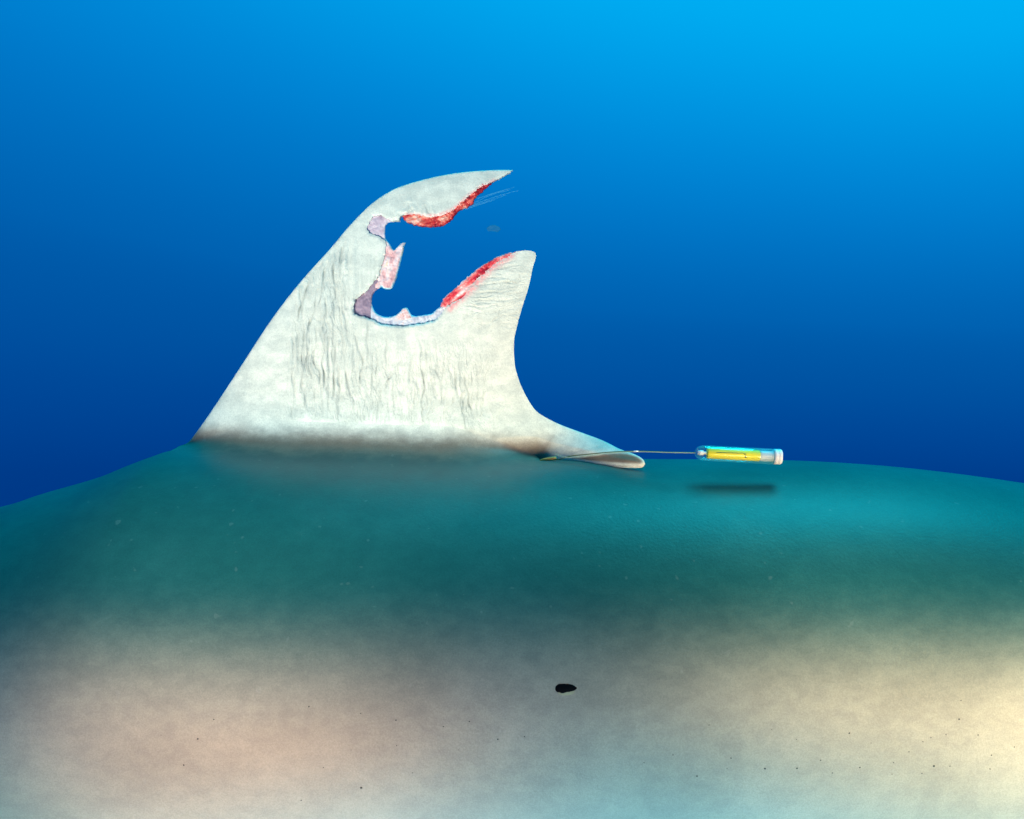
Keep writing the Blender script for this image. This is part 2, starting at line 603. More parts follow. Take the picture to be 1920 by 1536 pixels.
def crease_field(pts):
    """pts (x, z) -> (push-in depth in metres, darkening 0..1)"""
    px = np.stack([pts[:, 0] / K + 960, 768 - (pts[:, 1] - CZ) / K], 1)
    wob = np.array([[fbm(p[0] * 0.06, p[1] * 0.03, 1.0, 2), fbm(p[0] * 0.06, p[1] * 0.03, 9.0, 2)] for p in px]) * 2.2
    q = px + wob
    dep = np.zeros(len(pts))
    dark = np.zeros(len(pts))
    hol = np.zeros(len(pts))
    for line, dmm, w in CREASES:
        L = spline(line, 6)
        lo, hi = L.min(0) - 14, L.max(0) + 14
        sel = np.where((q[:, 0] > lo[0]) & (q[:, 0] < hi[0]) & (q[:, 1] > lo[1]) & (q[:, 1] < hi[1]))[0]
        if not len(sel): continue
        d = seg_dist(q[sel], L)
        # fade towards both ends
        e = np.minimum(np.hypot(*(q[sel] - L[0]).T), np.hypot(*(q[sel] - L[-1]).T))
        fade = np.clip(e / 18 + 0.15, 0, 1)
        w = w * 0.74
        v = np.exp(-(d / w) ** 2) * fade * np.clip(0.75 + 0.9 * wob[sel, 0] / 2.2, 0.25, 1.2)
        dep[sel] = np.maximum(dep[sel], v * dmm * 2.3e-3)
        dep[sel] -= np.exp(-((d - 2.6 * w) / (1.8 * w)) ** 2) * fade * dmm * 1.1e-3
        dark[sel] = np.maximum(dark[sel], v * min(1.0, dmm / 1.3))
    # near-side hollow of the free rear tip: a dent, its shade painted darker
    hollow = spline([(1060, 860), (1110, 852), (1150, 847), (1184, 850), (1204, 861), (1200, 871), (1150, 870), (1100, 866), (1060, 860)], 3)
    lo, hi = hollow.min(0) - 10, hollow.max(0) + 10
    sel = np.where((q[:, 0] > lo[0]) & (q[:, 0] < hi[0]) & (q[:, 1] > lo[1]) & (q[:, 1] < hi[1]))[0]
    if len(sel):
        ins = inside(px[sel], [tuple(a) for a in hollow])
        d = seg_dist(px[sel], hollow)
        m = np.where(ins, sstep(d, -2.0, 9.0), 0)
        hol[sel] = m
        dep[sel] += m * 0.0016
    return dep, dark, hol


def box_mask(px, x0, x1, y0, y1, soft=40):
    fx = np.clip((px[:, 0] - x0) / soft, 0, 1) * np.clip((x1 - px[:, 0]) / soft, 0, 1)
    fy = np.clip((px[:, 1] - y0) / soft, 0, 1) * np.clip((y1 - px[:, 1]) / soft, 0, 1)
    return fx * fy


def lobe_bend(v):
    """the free rear tip of the fin is bent a little to the near side"""
    px = v[:, 0] / K + 960
    py = 768 - (v[:, 2] - CZ) / K
    t = sstep(px, 1005, 1215) * sstep(py, 760, 870)
    yb = -0.098 * t
    s = (D0 + yb) / D0
    w = v.copy()
    w[:, 0] = v[:, 0] * s
    w[:, 2] = CZ + (v[:, 2] - CZ) * s
    w[:, 1] = v[:, 1] + yb
    return w


def build_body(parent):
    V2, tris, bidx = sheet(poly, 0.0015)
    h = fin_half(V2)
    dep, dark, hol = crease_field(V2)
    px = np.stack([V2[:, 0] / K + 960, 768 - (V2[:, 1] - CZ) / K], 1)
    up = box_mask(px, 540, 960, 620, 850, 70)
    up = np.maximum(up, box_mask(px, 520, 690, 440, 850, 50) * 1.0)
    along = box_mask(px, 850, 1015, 470, 640, 40)
    # low broad folds of the loose skin
    lump = np.array([fbm(p[0] * 0.030, p[1] * 0.006, 2.0, 3) for p in px]) * 0.0016 * box_mask(px, 500, 960, 430, 830, 60)
    lump += np.array([fbm(p[0] * 0.075, p[1] * 0.007, 6.0, 3) for p in px]) * 0.0016 * box_mask(px, 520, 730, 430, 830, 60)
    lump += np.array([fbm(p[0] * 0.02, p[1] * 0.02, 4.0, 3) for p in px]) * 0.0006
    edge_keep = np.clip(h / 0.004, 0, 1)
    hh = h + (lump - dep) * edge_keep
    # skin curls in at the torn rim
    dw = seg_dist(V2, skin_edge)
    hh *= 1 - 0.22 * np.exp(-(dw / 0.0022) ** 2)
    nv = len(V2)
    front = np.stack([V2[:, 0], -hh, V2[:, 1]], 1)
    back = np.stack([V2[:, 0], h, V2[:, 1]], 1)
    verts = np.concatenate([lobe_bend(front), lobe_bend(back)])
    faces = []
    for t in tris:
        a, b, c = (V2[i] for i in t)
        ccw = (b[0] - a[0]) * (c[1] - a[1]) - (b[1] - a[1]) * (c[0] - a[0]) > 0
        t = t if ccw else t[::-1]
        faces.append(tuple(t))                              # faces -y
        faces.append(tuple(nv + i for i in t[::-1]))
    nb = len(bidx)
    base0 = 0
    first_base = nb - (n_base - 1)                          # polygon corners of the base line, rear -> front
    is_base = lambda i: (i >= first_base) or i == 0
    for i in range(nb):
        j = (i + 1) % nb
        if is_base(i) and is_base(j):
            continue
        a, b = bidx[i], bidx[j]
        faces.append((a, nv + a, nv + b, b))
    # base nodes by x index
    bcorner = {0: bidx[0]}
    order = [bidx[0]] + [bidx[nb - 1 - k] for k in range(n_base - 1)]   # front -> rear
    hf = {}
    for k, x in enumerate(base_x):
        hf[k] = order[k]
    # ---- body grid
    nth = 84
    ths = (np.linspace(0, 1, nth) ** 1.25) * math.pi
    te = 0.31                                               # the fin's fillet ends this far round
    start = len(verts)
    gv, gid = [], {}
    att_fin = []
    ib = {x: k for k, x in enumerate(base_x)}
    allv = [verts]
    cur = start
    extra = []
    extra_fin = []
    rows = {}
    for ix, x in enumerate(xs):
        k = ib.get(x)
        for side in (-1, 1):
            col = []
            if k is not None:
                node = order[k] + (0 if side < 0 else nv)
                p0 = np.array((abs(verts[node][1]), verts[node][2]))
                ye, ze = body_surf(x, te)
                y2, z2 = body_surf(x, te + 0.02)
                tan = np.array((ye - y2, ze - z2)); tan /= np.linalg.norm(tan)
                rise = max(cut_z(x) - float(ridge(x)), 0)
                w = min(1.0, rise / 0.012)
                p3 = np.array((ye, ze))
                Ld = np.linalg.norm(p3 - p0)
                dn = np.array((0.10 + 1.0 * (1 - w), -1.0 * w - 0.02)); dn /= np.linalg.norm(dn)
                p1 = p0 + dn * min(0.050, Ld * 0.40, max(rise, 0.006))
                p2 = p3 + tan * Ld * 0.40
            for j, th in enumerate(ths):
                if k is not None and j == 0:
                    col.append(node)
                    continue
                if j == 0 and side > 0:
                    col.append(rows[(ix, -1)][0]); continue
                if j == nth - 1 and side > 0:
                    col.append(rows[(ix, -1)][-1]); continue
                yy, zz = body_surf(x, th)
                fv = 0.0
                if k is not None and th < te:
                    t = th / te
                    b = (1 - t) ** 3 * p0 + 3 * (1 - t) ** 2 * t * p1 + 3 * (1 - t) * t * t * p2 + t ** 3 * p3
                    yy, zz = b
                    fv = 1 - float(sstep(np.array(t), 0.45, 0.90))
                    fv *= float(sstep(np.array(x), XL - 0.01, XL + 0.05)) if x < 0 else 1.0
                extra.append((x, side * yy, zz))
                extra_fin.append(fv)
                col.append(cur); cur += 1
            rows[(ix, side)] = col
    for ix in range(len(xs) - 1):
        for side in (-1, 1):
            a, b = rows[(ix, side)], rows[(ix + 1, side)]
            for j in range(nth - 1):
                q = [a[j], a[j + 1], b[j + 1], b[j]]
                if side > 0: q = q[::-1]
                q2 = []
                for i in q:
                    if i not in q2: q2.append(i)
                if len(q2) >= 3: faces.append(tuple(q2))
    # the two ends
    for ix, rev in ((0, False), (len(xs) - 1, True)):
        loop = rows[(ix, -1)] + rows[(ix, 1)][::-1][1:-1]
        loop = loop[::-1] if rev else loop
        faces.append(tuple(loop))
    verts = np.concatenate([verts, np.array(extra)])
    o = mesh_obj('body', verts, faces, SKIN, parent)
    me = o.data
    n = len(verts)
    wav = np.array([fbm(v[0] * 9, v[2] * 22, 3.0, 4) for v in verts]) * 0.004
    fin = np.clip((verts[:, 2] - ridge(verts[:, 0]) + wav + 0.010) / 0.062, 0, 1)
    fin[2 * nv:] = np.minimum(fin[2 * nv:], extra_fin)
    lobe = sstep(verts[:2 * nv, 0], PX(985), PX(1060))
    fin[:2 * nv] = np.maximum(fin[:2 * nv], lobe)
    fin[:nv] *= 1 - 0.78 * hol  # hollow's shade painted as a darker skin tone
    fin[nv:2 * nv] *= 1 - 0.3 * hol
    # fin paleness fades a little towards its foot in front
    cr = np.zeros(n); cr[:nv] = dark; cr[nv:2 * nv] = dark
    wu = np.zeros(n); wu[:nv] = up; wu[nv:2 * nv] = up
    wa = np.zeros(n); wa[:nv] = along; wa[nv:2 * nv] = along
    # blood showing through the skin beside the raw edges
    red_edge = np.exp(-(seg_dist(V2, to_xz([(845, 580), (860, 566), (884, 545), (905, 520), (930, 498), (958, 480)])) / 0.0055) ** 2)
    red_edge = np.maximum(red_edge, 0.8 * np.exp(-(seg_dist(V2, to_xz([(764, 404), (790, 405), (820, 407), (850, 394), (880, 368), (905, 351), (930, 339)])) / 0.0032) ** 2))
    bs = np.zeros(n); bs[:nv] = red_edge; bs[nv:2 * nv] = red_edge
    zt, zb = ridge(verts[:, 0]), belly(verts[:, 0])
    rel = (0.005 - verts[:, 2]) / 0.655
    fl = sstep(rel, 0.165, 0.60)
    fl[:2 * nv] = 0
    for nm, arr in (('fin', fin), ('crease_shade', cr), ('wrinkle_up', wu), ('wrinkle_along', wa), ('flank', fl), ('blush', bs)):
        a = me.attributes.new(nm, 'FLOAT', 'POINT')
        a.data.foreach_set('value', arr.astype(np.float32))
    bm = bmesh.new(); bm.from_mesh(me)
    bmesh.ops.recalc_face_normals(bm, faces=bm.faces)
    for e in bm.edges:
        if len(e.link_faces) == 2 and e.calc_face_angle(0) > math.radians(58): e.smooth = False
    bm.to_mesh(me); bm.free()
    return o


shark = empty('shark', (0, 0, -0.33))
tag(shark, 'pale grey shark with a bitten dorsal fin passing side on in open blue water', 'shark')
body = build_body(shark)


# ------------------------------------------------------------------ wound tissue
def m_tissue(name, cols, rim=(0.7, 0.75, 0.78), scale=240, rough_=0.35, bump=0.0012, stretch=(1, 1, 1), rot=0.0, sss=0.0):
    m, nt, out = new_mat(name)
    L = nt.links
    b = principled(nt, out, **{'Roughness': rough_ + 0.18, 'Specular IOR Level': 0.3})
    tc = N(nt, 'ShaderNodeTexCoord')
    mp = N(nt, 'ShaderNodeMapping', vector_type='TEXTURE')
    mp.inputs['Scale'].default_value = stretch
    mp.inputs['Rotation'].default_value = (0, rot, 0)
    L.new(tc.outputs['Object'], mp.inputs[0])
    t = N(nt, 'ShaderNodeTexNoise')
    t.inputs['Scale'].default_value = scale
    t.inputs['Detail'].default_value = 3
    t.inputs['Roughness'].default_value = 0.5
    L.new(mp.outputs[0], t.inputs['Vector'])
    r = N(nt, 'ShaderNodeValToRGB')
    while len(r.color_ramp.elements) < len(cols): r.color_ramp.elements.new(0.5)
    for e, (p, c) in zip(r.color_ramp.elements, cols):
        e.position = p; e.color = (*c, 1)
    L.new(t.outputs[0], r.inputs[0])
    ra = N(nt, 'ShaderNodeAttribute', attribute_name='rim')
    mx = N(nt, 'ShaderNodeMix', data_type='RGBA')
    L.new(ra.outputs['Fac'], mx.inputs[0])
    L.new(r.outputs[0], mx.inputs[6]); mx.inputs[7].default_value = (*rim, 1)
    L.new(mx.outputs[2], b.inputs['Base Color'])
    bp = N(nt, 'ShaderNodeBump')
    bp.inputs['Strength'].default_value = 0.8
    bp.inputs['Distance'].default_value = bump * 0.7
    L.new(t.outputs[0], bp.inputs['Height'])
    L.new(bp.outputs[0], b.inputs['Normal'])
    return m


M_RED = m_tissue('raw_flesh_red', [(0.30, (0.14, 0.003, 0.010)), (0.42, (0.44, 0.018, 0.022)), (0.53, (0.62, 0.10, 0.07)),
                                   (0.62, (0.70, 0.30, 0.22)), (0.72, (0.74, 0.52, 0.44))], (0.16, 0.003, 0.03), 95, 0.22, 0.0008, (2.0, 1, 1), math.radians(-22))
M_RED2 = m_tissue('raw_flesh_pink', [(0.30, (0.30, 0.004, 0.015)), (0.42, (0.60, 0.025, 0.045)), (0.52, (0.70, 0.13, 0.13)),
                                     (0.60, (0.74, 0.40, 0.38)), (0.70, (0.74, 0.58, 0.56))], (0.62, 0.50, 0.54), 95, 0.22, 0.0008, (3.6, 1, 0.9), math.radians(-42))
M_LILAC = m_tissue('torn_tissue_lilac', [(0.3, (0.34, 0.25, 0.32)), (0.5, (0.50, 0.40, 0.47)), (0.7, (0.62, 0.53, 0.57))],
                   (0.5, 0.55, 0.6), 110, 0.35, 0.0008)
M_PURPLE = m_tissue('torn_tissue_purple', [(0.3, (0.17, 0.13, 0.19)), (0.6, (0.28, 0.21, 0.28))], (0.35, 0.27, 0.35), 110, 0.4, 0.0008)
M_FLAP = m_tissue('flap_pink', [(0.3, (0.44, 0.22, 0.24)), (0.47, (0.66, 0.40, 0.40)), (0.62, (0.66, 0.56, 0.58)),
                                (0.75, (0.70, 0.55, 0.40))], (0.25, 0.66, 0.76), 120, 0.35, 0.001, (1, 1, 2.6), math.radians(14))
M_RIM = m_tissue('rim_white', [(0.3, (0.36, 0.36, 0.44)), (0.52, (0.50, 0.54, 0.60)), (0.72, (0.60, 0.50, 0.50))],
                 (0.20, 0.68, 0.80), 150, 0.3, 0.0008)


def slab(name, outline_px, mat, thick, parent, lump=0.0007, seed=0.0, y0=0.0, spacing=0.0013, amp=0.7, lab=None, fit=False):
    """a solid piece of tissue with its own outline, domed faces and lumps; thick may be a function of (px, py)"""
    pts = list(outline_px) + [outline_px[0]]
    q = rough(pts, 1.6, amp, seed)[:-1]
    p = to_xz(q)
    V2, tris, bidx = sheet(p, spacing)
    cl = np.concatenate([p, p[:1]])
    d = seg_dist(V2, cl)
    px = np.stack([V2[:, 0] / K + 960, 768 - (V2[:, 1] - CZ) / K], 1)
    th = np.array([thick(*a) for a in px]) if callable(thick) else np.full(len(V2), thick)
    if fit: th = np.minimum(th, 0.78 * fin_half(V2))
    dome = 0.30 + 0.70 * np.sqrt(1 - (1 - np.clip(d / 0.0035, 0, 1)) ** 2)
    ln = np.array([fbm(a[0] * 0.09, a[1] * 0.09, seed, 3) for a in px]) * lump
    ln += np.array([fbm(a[0] * 0.25, a[1] * 0.25, seed + 3, 2) for a in px]) * lump * 0.45
    hf = th * dome + ln * 1.8 * np.clip(d / 0.002, 0, 1)
    nv = len(V2)
    yy = y0(px) if callable(y0) else y0
    front = np.stack([V2[:, 0], yy - hf, V2[:, 1]], 1)
    back = np.stack([V2[:, 0], yy + hf, V2[:, 1]], 1)
    faces = []
    for t in tris:
        a, b, c = (V2[i] for i in t)
        ccw = (b[0] - a[0]) * (c[1] - a[1]) - (b[1] - a[1]) * (c[0] - a[0]) > 0
        t = t if ccw else t[::-1]
        faces.append(tuple(t)); faces.append(tuple(nv + i for i in t[::-1]))
    nb = len(bidx)
    for i in range(nb):
        a, b = bidx[i], bidx[(i + 1) % nb]
        faces.append((a, nv + a, nv + b, b))
    o = mesh_obj(name, np.concatenate([front, back]), faces, mat, parent)
    bm = bmesh.new(); bm.from_mesh(o.data)
    bmesh.ops.recalc_face_normals(bm, faces=bm.faces)
    bm.to_mesh(o.data); bm.free()
    nz = np.array([0.55 + 0.9 * fbm(a[0] * 0.07, a[1] * 0.07, seed + 9, 2) for a in px])
    rim = np.clip(np.exp(-(d / 0.0016) ** 2) * np.clip(nz * 1.3, 0, 1), 0, 1)
    at = o.data.attributes.new('rim', 'FLOAT', 'POINT')
    at.data.foreach_set('value', np.concatenate([rim, rim]).astype(np.float32))
    if lab: o['label'] = lab
    return o


def local_half(px, py):
    return float(fin_half([((px - 960) * K, CZ - (py - 768) * K)])[0])


# red flesh under the upper lobe
red_upper = [(924, 343), (912, 353), (903, 361), (894, 369), (889, 376), (886, 383), (874, 390), (861, 397), (853, 405),
             (846, 413), (838, 420), (830, 424.5), (818, 426), (806, 426.5), (790, 425), (777, 423), (764, 417),
             (756, 410), (758, 402), (790, 396), (810, 398), (830, 393), (850, 380), (872, 362), (895, 348)]
slab('raw_flesh', red_upper, M_RED, 0.0040, shark, 0.0014, 1.7, fit=True, amp=1.9, lab='red raw strip under the upper lobe of the fin')
red_lower = [(836, 580), (826, 576), (829, 566), (833, 559), (840, 552), (848, 545), (858, 537), (868, 527), (883, 514.5),
             (905, 497.5), (920, 489), (934, 481), (949, 476), (961, 473), (975, 473), (960, 485), (940, 498), (920, 514),
             (903, 528), (892, 545), (880, 562), (862, 573)]
slab('raw_flesh', red_lower, M_RED2, 0.0052, shark, 0.0012, 5.1, fit=True, amp=1.7, lab='red raw strip along the top of the rear lobe')
# lilac pocket above, purple pocket below, and the strip of tissue between them
slab('torn_tissue', [(728, 417.5), (723, 424), (722, 434), (722.5, 446), (726, 452), (712, 456), (694, 446), (680, 430), (688, 410),
                     (704, 396), (722, 398), (742, 406), (742, 414)], M_LILAC, 0.0022, shark, 0.0006, 2.2, fit=True, amp=0.6,
     lab='pale lilac tissue in the upper pocket of the bite')
slab('flesh_flap', [(722, 447), (729, 455), (734, 463), (738.5, 469), (745, 464), (752, 457), (760.5, 455), (758, 463), (756, 474),
                    (752, 490), (748, 506), (743, 523), (739, 533), (735, 541), (728, 543), (719, 541.5), (716.5, 537.5),
                    (711, 541), (702, 540), (704, 520), (710, 490), (714, 465), (716, 450)], M_FLAP,
     lambda x, y: 0.0036 + 0.0016 * max(0, min(1, (x - 722) / 20)), shark, 0.0009, 7.4, amp=0.6,
     lab='pink flap of tissue ending in a sharp upper point')
slab('torn_tissue', [(714, 537), (709, 541.5), (704, 546), (699, 553), (697, 562), (697.5, 573), (700, 582), (703, 592), (704, 606), (690, 606),
                     (670, 602), (656, 595), (655, 572), (664, 552), (684, 540), (696, 526), (708, 522)], M_PURPLE, 0.0034, shark, 0.0008, 8.8, fit=True,
     amp=0.6, lab='purple grey tissue in the lower pocket of the bite')
slab('wound_rim', [(697, 570), (700, 578), (706, 587.5), (714, 592), (724, 594.5), (735, 593.5), (746, 590), (757, 589), (770, 590), (780, 593),
                   (795, 591), (810, 588), (818, 581), (827, 575), (836, 574), (842, 582), (832, 600), (818, 612), (784, 620), (750, 623),
                   (715, 618), (700, 610), (695, 598), (695, 584)], M_RIM, 0.0048, shark, 0.0007, 9.9, fit=True, amp=0.7,
     lab='whitish torn rim along the floor of the bite')
slab('flesh_spike', [(742, 597), (743, 592), (750, 586), (756, 579), (763, 577.5), (767, 583), (772, 592), (774, 598), (758, 602)],
     m_tissue('spike_pink', [(0.3, (0.45, 0.24, 0.22)), (0.5, (0.62, 0.44, 0.44)), (0.7, (0.66, 0.64, 0.66))], (0.5, 0.68, 0.72), 260, 0.35, 0.001),
     0.0042, shark, 0.0008, 11.3, y0=-0.0036, amp=0.7, lab='small pink spike of tissue on the floor of the bite')


# ------------------------------------------------------------------ thin things: strands and lines
def tube(name, pts, r, mat, parent, sides=8, r_end=None, sub=0.004):
    q = spline([tuple(p) for p in pts], sub)
    n = len(q)
    vs, fs = [], []
    for i, p in enumerate(q):
        t = q[min(i + 1, n - 1)] - q[max(i - 1, 0)]
        t /= np.linalg.norm(t)
        a = np.cross(t, (0, 0, 1.0)); a /= np.linalg.norm(a)
        b = np.cross(t, a)
        rr = r if r_end is None else r + (r_end - r) * i / (n - 1)
        for k in range(sides):
            w = 2 * math.pi * k / sides
            vs.append(p + (a * math.cos(w) + b * math.sin(w)) * rr)
    for i in range(n - 1):
        for k in range(sides):
            fs.append((i * sides + k, i * sides + (k + 1) % sides, (i + 1) * sides + (k + 1) % sides, (i + 1) * sides + k))
    fs.append(tuple(range(sides))[::-1])
    fs.append(tuple((n - 1) * sides + k for k in range(sides)))
    return mesh_obj(name, vs, fs, mat, parent)


def m_thin(name, col, alpha, rough_=0.3):
    m, nt, out = new_mat(name)
    b = principled(nt, out, **{'Base Color': (*col, 1), 'Roughness': rough_, 'Alpha': alpha})
    return m


M_STRAND = m_thin('strand', (0.18, 0.70, 0.80), 0.15)
for a, b_, c in (((887, 381), (925, 364), (958, 356)), ((886, 384), (930, 369), (972, 357)), ((880, 388), (905, 380), (950, 366)),
                 ((893, 373), (930, 361), (965, 351)), ((872, 393), (902, 383), (928, 375))):
    tube('tissue_strand', [P(*a, -0.002), P(*b_, -0.004), P(*c, -0.008)], 0.00045, M_STRAND, shark, 6, 0.00025)

# ------------------------------------------------------------------ marks on the flank
_th = np.linspace(0, math.pi, 700)


def on_body(px, py):
    """where the ray through a photograph pixel meets the near side of the body"""
    best = None
    y = -0.36
    for it in range(1400):
        y = -0.345 + it * 0.00025
        p = P(px, py, y)
        zt, zb, a = float(ridge(p.x)), float(belly(p.x)), float(width(p.x))
        zc, bb = (zt + zb) / 2, (zt - zb) / 2
        c = (p.z - zc) / bb
        if abs(c) < 1:
            hy = a * (1 - c * c) ** 0.47
            if -y <= hy:
                return p
        if y > 0: break
    return P(px, py, -0.3)


def surf_normal(p):
    def F(q):
        zt, zb, a = float(ridge(q[0])), float(belly(q[0])), float(width(q[0]))
        zc, bb = (zt + zb) / 2, (zt - zb) / 2
        return (q[1] / a) ** 2 + ((q[2] - zc) / bb) ** 2
    e = 1e-3
    g = Vector([(F([p[0] + (i == 0) * e, p[1] + (i == 1) * e, p[2] + (i == 2) * e]) - F(p)) / e for i in range(3)])
    return g.normalized()


def lens(px_outline, centre_px, mat, name, parent, hgt):
    c = on_body(*centre_px)
    n = surf_normal(c)
    rings = 6
    vs, fs = [c + n * hgt], []
    m = len(px_outline)
    edge = [on_body(*q) - surf_normal(on_body(*q)) * 0.0006 for q in px_outline]
    for r in range(1, rings + 1):
        t = r / rings
        for e in edge:
            vs.append(c.lerp(e, t) + n * hgt * math.sqrt(max(0, 1 - t * t)))
    for k in range(m):
        fs.append((0, 1 + k, 1 + (k + 1) % m))
    for r in range(rings - 1):
        for k in range(m):
            a = 1 + r * m
            fs.append((a + k, a + m + k, a + m + (k + 1) % m, a + (k + 1) % m))
    return mesh_obj(name, vs, fs, mat, parent)


m_black, nt, out = new_mat('black_mark')
principled(nt, out, **{'Base Color': (0.003, 0.003, 0.004, 1), 'Roughness': 0.8, 'Specular IOR Level': 0.05})
m_scar, nt, out = new_mat('pale_scar')
principled(nt, out, **{'Base Color': (0.34, 0.33, 0.20, 1), 'Roughness': 0.6})
ZH = lambda X, Y: (960 + X / 9.6, 1230 + Y / 9.6)
hole = [ZH(950 + (q[0] - 950) * 1.1, 590 + (q[1] - 590) * 1.15) for q in [(770, 600), (782, 545), (830, 510), (900, 500), (990, 503), (1070, 515), (1130, 540), (1175, 580),
                         (1140, 615), (1080, 640), (1000, 662), (925, 682), (890, 675), (850, 660), (800, 645)]]
hole = [tuple(q) for q in spline(hole + [hole[0]], 2)[:-1]]
scar = [ZH(960 + (q[0] - 960) * 1.1, 665 + (q[1] - 650) * 1.15) for q in [(760, 620), (800, 590), (960, 600), (1100, 610), (1190, 590), (1160, 660), (1080, 700), (960, 718), (850, 700), (790, 670)]]
scar = [tuple(q) for q in spline(scar + [scar[0]], 2)[:-1]]
lens(scar, ZH(960, 655), m_scar, 'scar', shark, 0.0006)['label'] = 'thin yellowish lip under the black mark on the flank'
lens(hole, ZH(950, 590), m_black, 'black_mark', shark, 0.0016)['label'] = 'small black oval mark on the flank'

# tiny pores low on both flanks, joined in one part
ZL = lambda X, Y: (300 + X / 2.4, 1100 + Y / 2.4)
ZR = lambda X, Y: (1200 + X / 2.6667, 1100 + Y / 2.6667)
pores = [ZL(*q) for q in [(242, 598), (288, 632), (412, 703), (442, 704), (505, 724), (628, 703), (670, 540), (903, 571), (983, 670),
                          (1062, 601), (860, 735), (735, 814), (1137, 838), (1065, 716), (1275, 630), (1392, 607), (1345, 735),
                          (107, 804), (1520, 688), (1640, 676), (170, 686), (635, 962), (5, 668), (905, 905)]]
pores += [ZR(*q) for q in [(658, 715), (783, 764), (1047, 733), (1155, 782), (903, 869), (1100, 905), (1268, 880), (1345, 826),
                           (1415, 776), (1530, 740), (1596, 663), (1690, 742), (1758, 843), (1872, 802), (1470, 898), (1550, 898),
                           (1750, 912), (785, 909), (962, 932), (1260, 938), (1410, 934), (435, 910), (500, 785), (345, 692),
                           (285, 948), (20, 880), (165, 842), (455, 858), (625, 910), (1455, 755), (1605, 570)]]
vs, fs = [], []
for q in pores:
    c = on_body(*q)
    n = surf_normal(c)
    r = random.uniform(0.0010, 0.0019)
    u = n.cross(Vector((0, 0, 1))).normalized()
    w = n.cross(u)
    b0 = len(vs)
    vs.append(c + n * 0.0006)
    for k in range(7):
        a = 2 * math.pi * k / 7
        vs.append(c + (u * math.cos(a) + w * math.sin(a)) * r * random.uniform(0.75, 1.2) - n * 0.0002)
    for k in range(7):
        fs.append((b0, b0 + 1 + k, b0 + 1 + (k + 1) % 7))
m_pore, nt, out = new_mat('pore')
principled(nt, out, **{'Base Color': (0.05, 0.047, 0.04, 1), 'Roughness': 0.7})
po = mesh_obj('skin_pore', vs, fs, m_pore, shark)
po['kind'] = 'stuff'
po['label'] = 'tiny dark pores scattered low on the flank'

# ------------------------------------------------------------------ the tag towed behind the fin
YT = -0.145
TA, TB = P(1302, 848.5, YT), P(1465, 857, YT)
ax = (TB - TA).normalized()
LEN = (TB - TA).length
tag_root = empty('tracking_tag', TA)
tag(tag_root, 'clear tube tag with yellow insert and white cap trailing on a line behind the fin', 'tag')


def lathe(name, prof, mat, parent, sides=40, close=True):
    """prof: (distance along the tag 0..1, radius m)"""
    u = ax.cross(Vector((0, 0, 1))).normalized()
    w = ax.cross(u)
    vs, fs = [], []
    for s, r in prof:
        for k in range(sides):
            a = 2 * math.pi * k / sides
            vs.append(TA + ax * (s * LEN) + (u * math.cos(a) + w * math.sin(a)) * r)
    for i in range(len(prof) - 1):
        for k in range(sides):
            fs.append((i * sides + k, i * sides + (k + 1) % sides, (i + 1) * sides + (k + 1) % sides, (i + 1) * sides + k))
    if close:
        fs.append(tuple(range(sides))[::-1])
        fs.append(tuple((len(prof) - 1) * sides + k for k in range(sides)))
    return mesh_obj(name, vs, fs, mat, parent)


def m_clear():
    m, nt, out = new_mat('clear_plastic')
    L = nt.links
    tr = N(nt, 'ShaderNodeBsdfTransparent'); tr.inputs[0].default_value = (0.975, 0.995, 1.0, 1)
    gl = N(nt, 'ShaderNodeBsdfGlossy'); gl.inputs['Roughness'].default_value = 0.12
    df = N(nt, 'ShaderNodeBsdfDiffuse'); df.inputs[0].default_value = (0.12, 0.66, 0.76, 1)
    fr = N(nt, 'ShaderNodeLayerWeight'); fr.inputs[0].default_value = 0.22
    m1 = N(nt, 'ShaderNodeMixShader'); m1.inputs[0].default_value = 0.012
    L.new(tr.outputs[0], m1.inputs[1]); L.new(df.outputs[0], m1.inputs[2])
    m2 = N(nt, 'ShaderNodeMixShader')
    mm = N(nt, 'ShaderNodeMath', operation='MULTIPLY'); mm.inputs[1].default_value = 0.75
    L.new(fr.outputs['Facing'], mm.inputs[0])
    L.new(mm.outputs[0], m2.inputs[0])
    m3 = N(nt, 'ShaderNodeMixShader'); m3.inputs[0].default_value = 0.5
    L.new(gl.outputs[0], m3.inputs[1]); L.new(df.outputs[0], m3.inputs[2])
    L.new(m1.outputs[0], m2.inputs[1]); L.new(m3.outputs[0], m2.inputs[2])
    L.new(m2.outputs[0], out.inputs[0])
    return m


def m_plain(name, col, r=0.4, **kw):
    m, nt, out = new_mat(name)
    L = nt.links
    b = principled(nt, out, **{'Roughness': r, **kw})
    t = N(nt, 'ShaderNodeTexNoise'); t.inputs['Scale'].default_value = 140; t.inputs['Detail'].default_value = 4
    tc = N(nt, 'ShaderNodeTexCoord'); L.new(tc.outputs['Object'], t.inputs['Vector'])
    mr = N(nt, 'ShaderNodeMix', data_type='RGBA')
    mr.inputs[6].default_value = (*[c * 0.88 for c in col], 1)
    mr.inputs[7].default_value = (*[min(1, c * 1.08) for c in col], 1)
    L.new(t.outputs[0], mr.inputs[0]); L.new(mr.outputs[2], b.inputs['Base Color'])
    return m


M_CLEAR = m_clear()
M_WHITE = m_plain('white_plastic', (0.82, 0.86, 0.88), 0.35)
M_YELLOW = m_plain('yellow_insert', (0.98, 0.80, 0.0), 0.45)
M_GREEN = m_plain('dark_print', (0.015, 0.10, 0.03), 0.6)
M_LINE = m_thin('tether', (0.13, 0.17, 0.06), 0.75)
M_LINE2 = m_thin('tether_pale', (0.45, 0.55, 0.40), 0.45)
M_ANCHOR = m_plain('anchor', (0.80, 0.36, 0.08), 0.5)

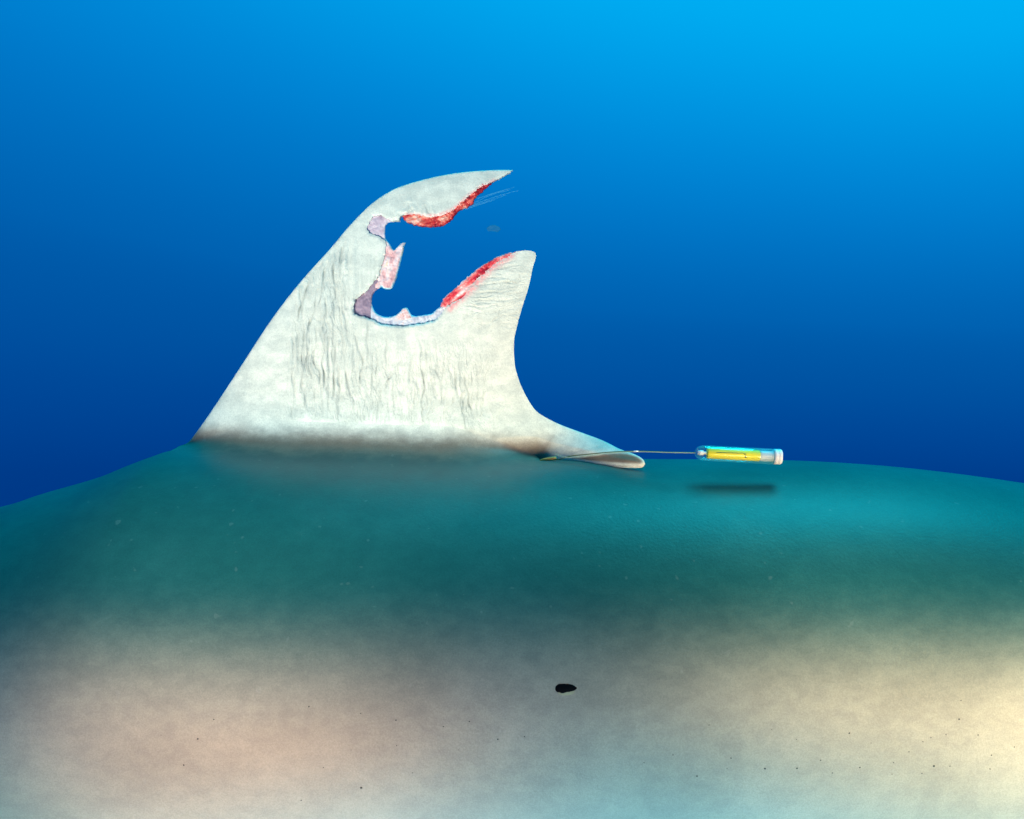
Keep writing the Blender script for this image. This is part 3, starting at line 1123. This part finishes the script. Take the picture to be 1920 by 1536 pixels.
R0 = 0.0113
nose = [(0.002, 0.0015), (0.010, 0.0042), (0.022, 0.0066), (0.04, 0.0086), (0.065, 0.0101), (0.10, 0.0110), (0.14, R0)]
outer = nose + [(0.30, R0), (0.60, R0), (0.905, R0), (0.905, R0 - 0.0012)]
inner = [(0.60, R0 - 0.0012), (0.30, R0 - 0.0012), (0.14, R0 - 0.0012), (0.07, 0.0090), (0.05, 0.0060), (0.045, 0.0006)]
lathe('casing', outer + inner, M_CLEAR, tag_root, 48)['label'] = 'clear rounded tube'
insert = lathe('insert', [(0.145, 0.0066), (0.148, 0.0077), (0.155, 0.0082), (0.45, 0.0082), (0.74, 0.0082), (0.745, 0.0076)],
               M_YELLOW, tag_root)
insert['label'] = 'yellow rolled insert'
plug = lathe('plug', [(0.035, 0.0020), (0.040, 0.0036), (0.07, 0.0040), (0.10, 0.0038), (0.108, 0.0022), (0.12, 0.0021), (0.146, 0.0021)],
             M_WHITE, tag_root)
lathe('stem', [(0.746, 0.0070), (0.76, 0.0078), (0.905, 0.0078), (0.908, 0.0070)], M_WHITE, tag_root)
cap = lathe('cap', [(0.9065, 0.0102), (0.912, 0.0112), (0.940, 0.0114), (0.946, 0.0108), (0.952, 0.0114), (0.984, 0.0114),
                    (0.995, 0.0107), (1.0, 0.0088)], M_WHITE, tag_root)
cap['label'] = 'white ribbed end cap'

# the print on the insert: an arrow and a dot, wrapped round it 0.15 mm proud
u_ = ax.cross(Vector((0, 0, 1))).normalized()      # away from or towards the camera
w_ = u_.cross(ax)
if u_.y > 0: u_ = -u_
if w_.z < 0: w_ = -w_


def wrap(s, v):
    """s along the tag (m from the nose), v up the insert (m)"""
    r = 0.00835
    a = v / r
    return TA + ax * s + (u_ * math.cos(a) + w_ * math.sin(a)) * r


def print_mark(quads):
    vs, fs = [], []
    for q in quads:
        b0 = len(vs)
        vs += [wrap(*p) for p in q]
        fs.append(tuple(range(b0, b0 + len(q))))
    return vs, fs


mm = lambda px, py: ((px - 1302) * K * 0.903, (848.5 + (px - 1302) * 0.0521 - py) * K * 0.903)
quads = []
for i in range(12):
    a, b_ = 1341 + i * 4, 1341 + (i + 1) * 4
    quads.append([mm(a, 848.6 + i * 0.12), mm(b_, 848.7 + i * 0.12), mm(b_, 847.5 + i * 0.12), mm(a, 847.4 + i * 0.12)])
quads.append([mm(1388, 854.5), mm(1398, 851), mm(1392, 849.5), mm(1387.5, 846.5)])
quads.append([mm(1396 + 2.2 * math.cos(t), 856.3 + 2.0 * math.sin(t)) for t in [k * math.pi / 5 for k in range(10)]])
vs, fs = print_mark(quads)
am = mesh_obj('printed_mark', vs, fs, M_GREEN, insert, smooth=False)

# the anchor in the fin's rear root, and the two strands of line
tube('anchor', [P(1013, 864, -0.030), P(1022, 861.5, -0.033), P(1034, 860, -0.036), P(1043, 859.5, -0.038)], 0.0018, M_ANCHOR, tag_root, 10, 0.0032)['label'] = 'brownish dart anchor in the rear root of the fin'
tube('tether_line', [P(1043, 862, -0.041), P(1054, 860, -0.046), P(1072, 855, -0.055), P(1105, 851.5, -0.075), P(1150, 847.5, -0.100),
                     P(1200, 846, -0.125), P(1250, 848, -0.140), P(1304, 849, YT)], 0.0008, M_LINE, tag_root, 8)
tube('tether_line', [P(1040, 851, -0.040), P(1052, 855.5, -0.045), P(1064, 858, -0.055), P(1085, 856.5, -0.072), P(1115, 853, -0.088),
                     P(1160, 848.5, -0.113), P(1205, 847.3, -0.131), P(1260, 848.8, -0.143), P(1304, 849.4, YT)], 0.0007, M_LINE2, tag_root, 8)
tube('line_crimp', [P(1188, 846.3, -0.127), P(1194, 846.3, -0.128), P(1197, 846.3, -0.1285)], 0.0010, M_WHITE, tag_root, 8)['label'] = 'small pale crimp on the line'

# ------------------------------------------------------------------ scrap adrift by the fin
sp = [(908, 401), (914, 396), (925, 394), (935, 399), (937, 404), (930, 409), (920, 407), (912, 407)]
scrap = slab('skin_scrap', sp, m_thin('scrap', (0.02, 0.16, 0.14), 0.16, 0.6), 0.0015, None, 0.001, 3.0, y0=0.12)
tag(scrap, 'faint greenish scrap adrift in the gap beside the upper lobe', 'scrap')
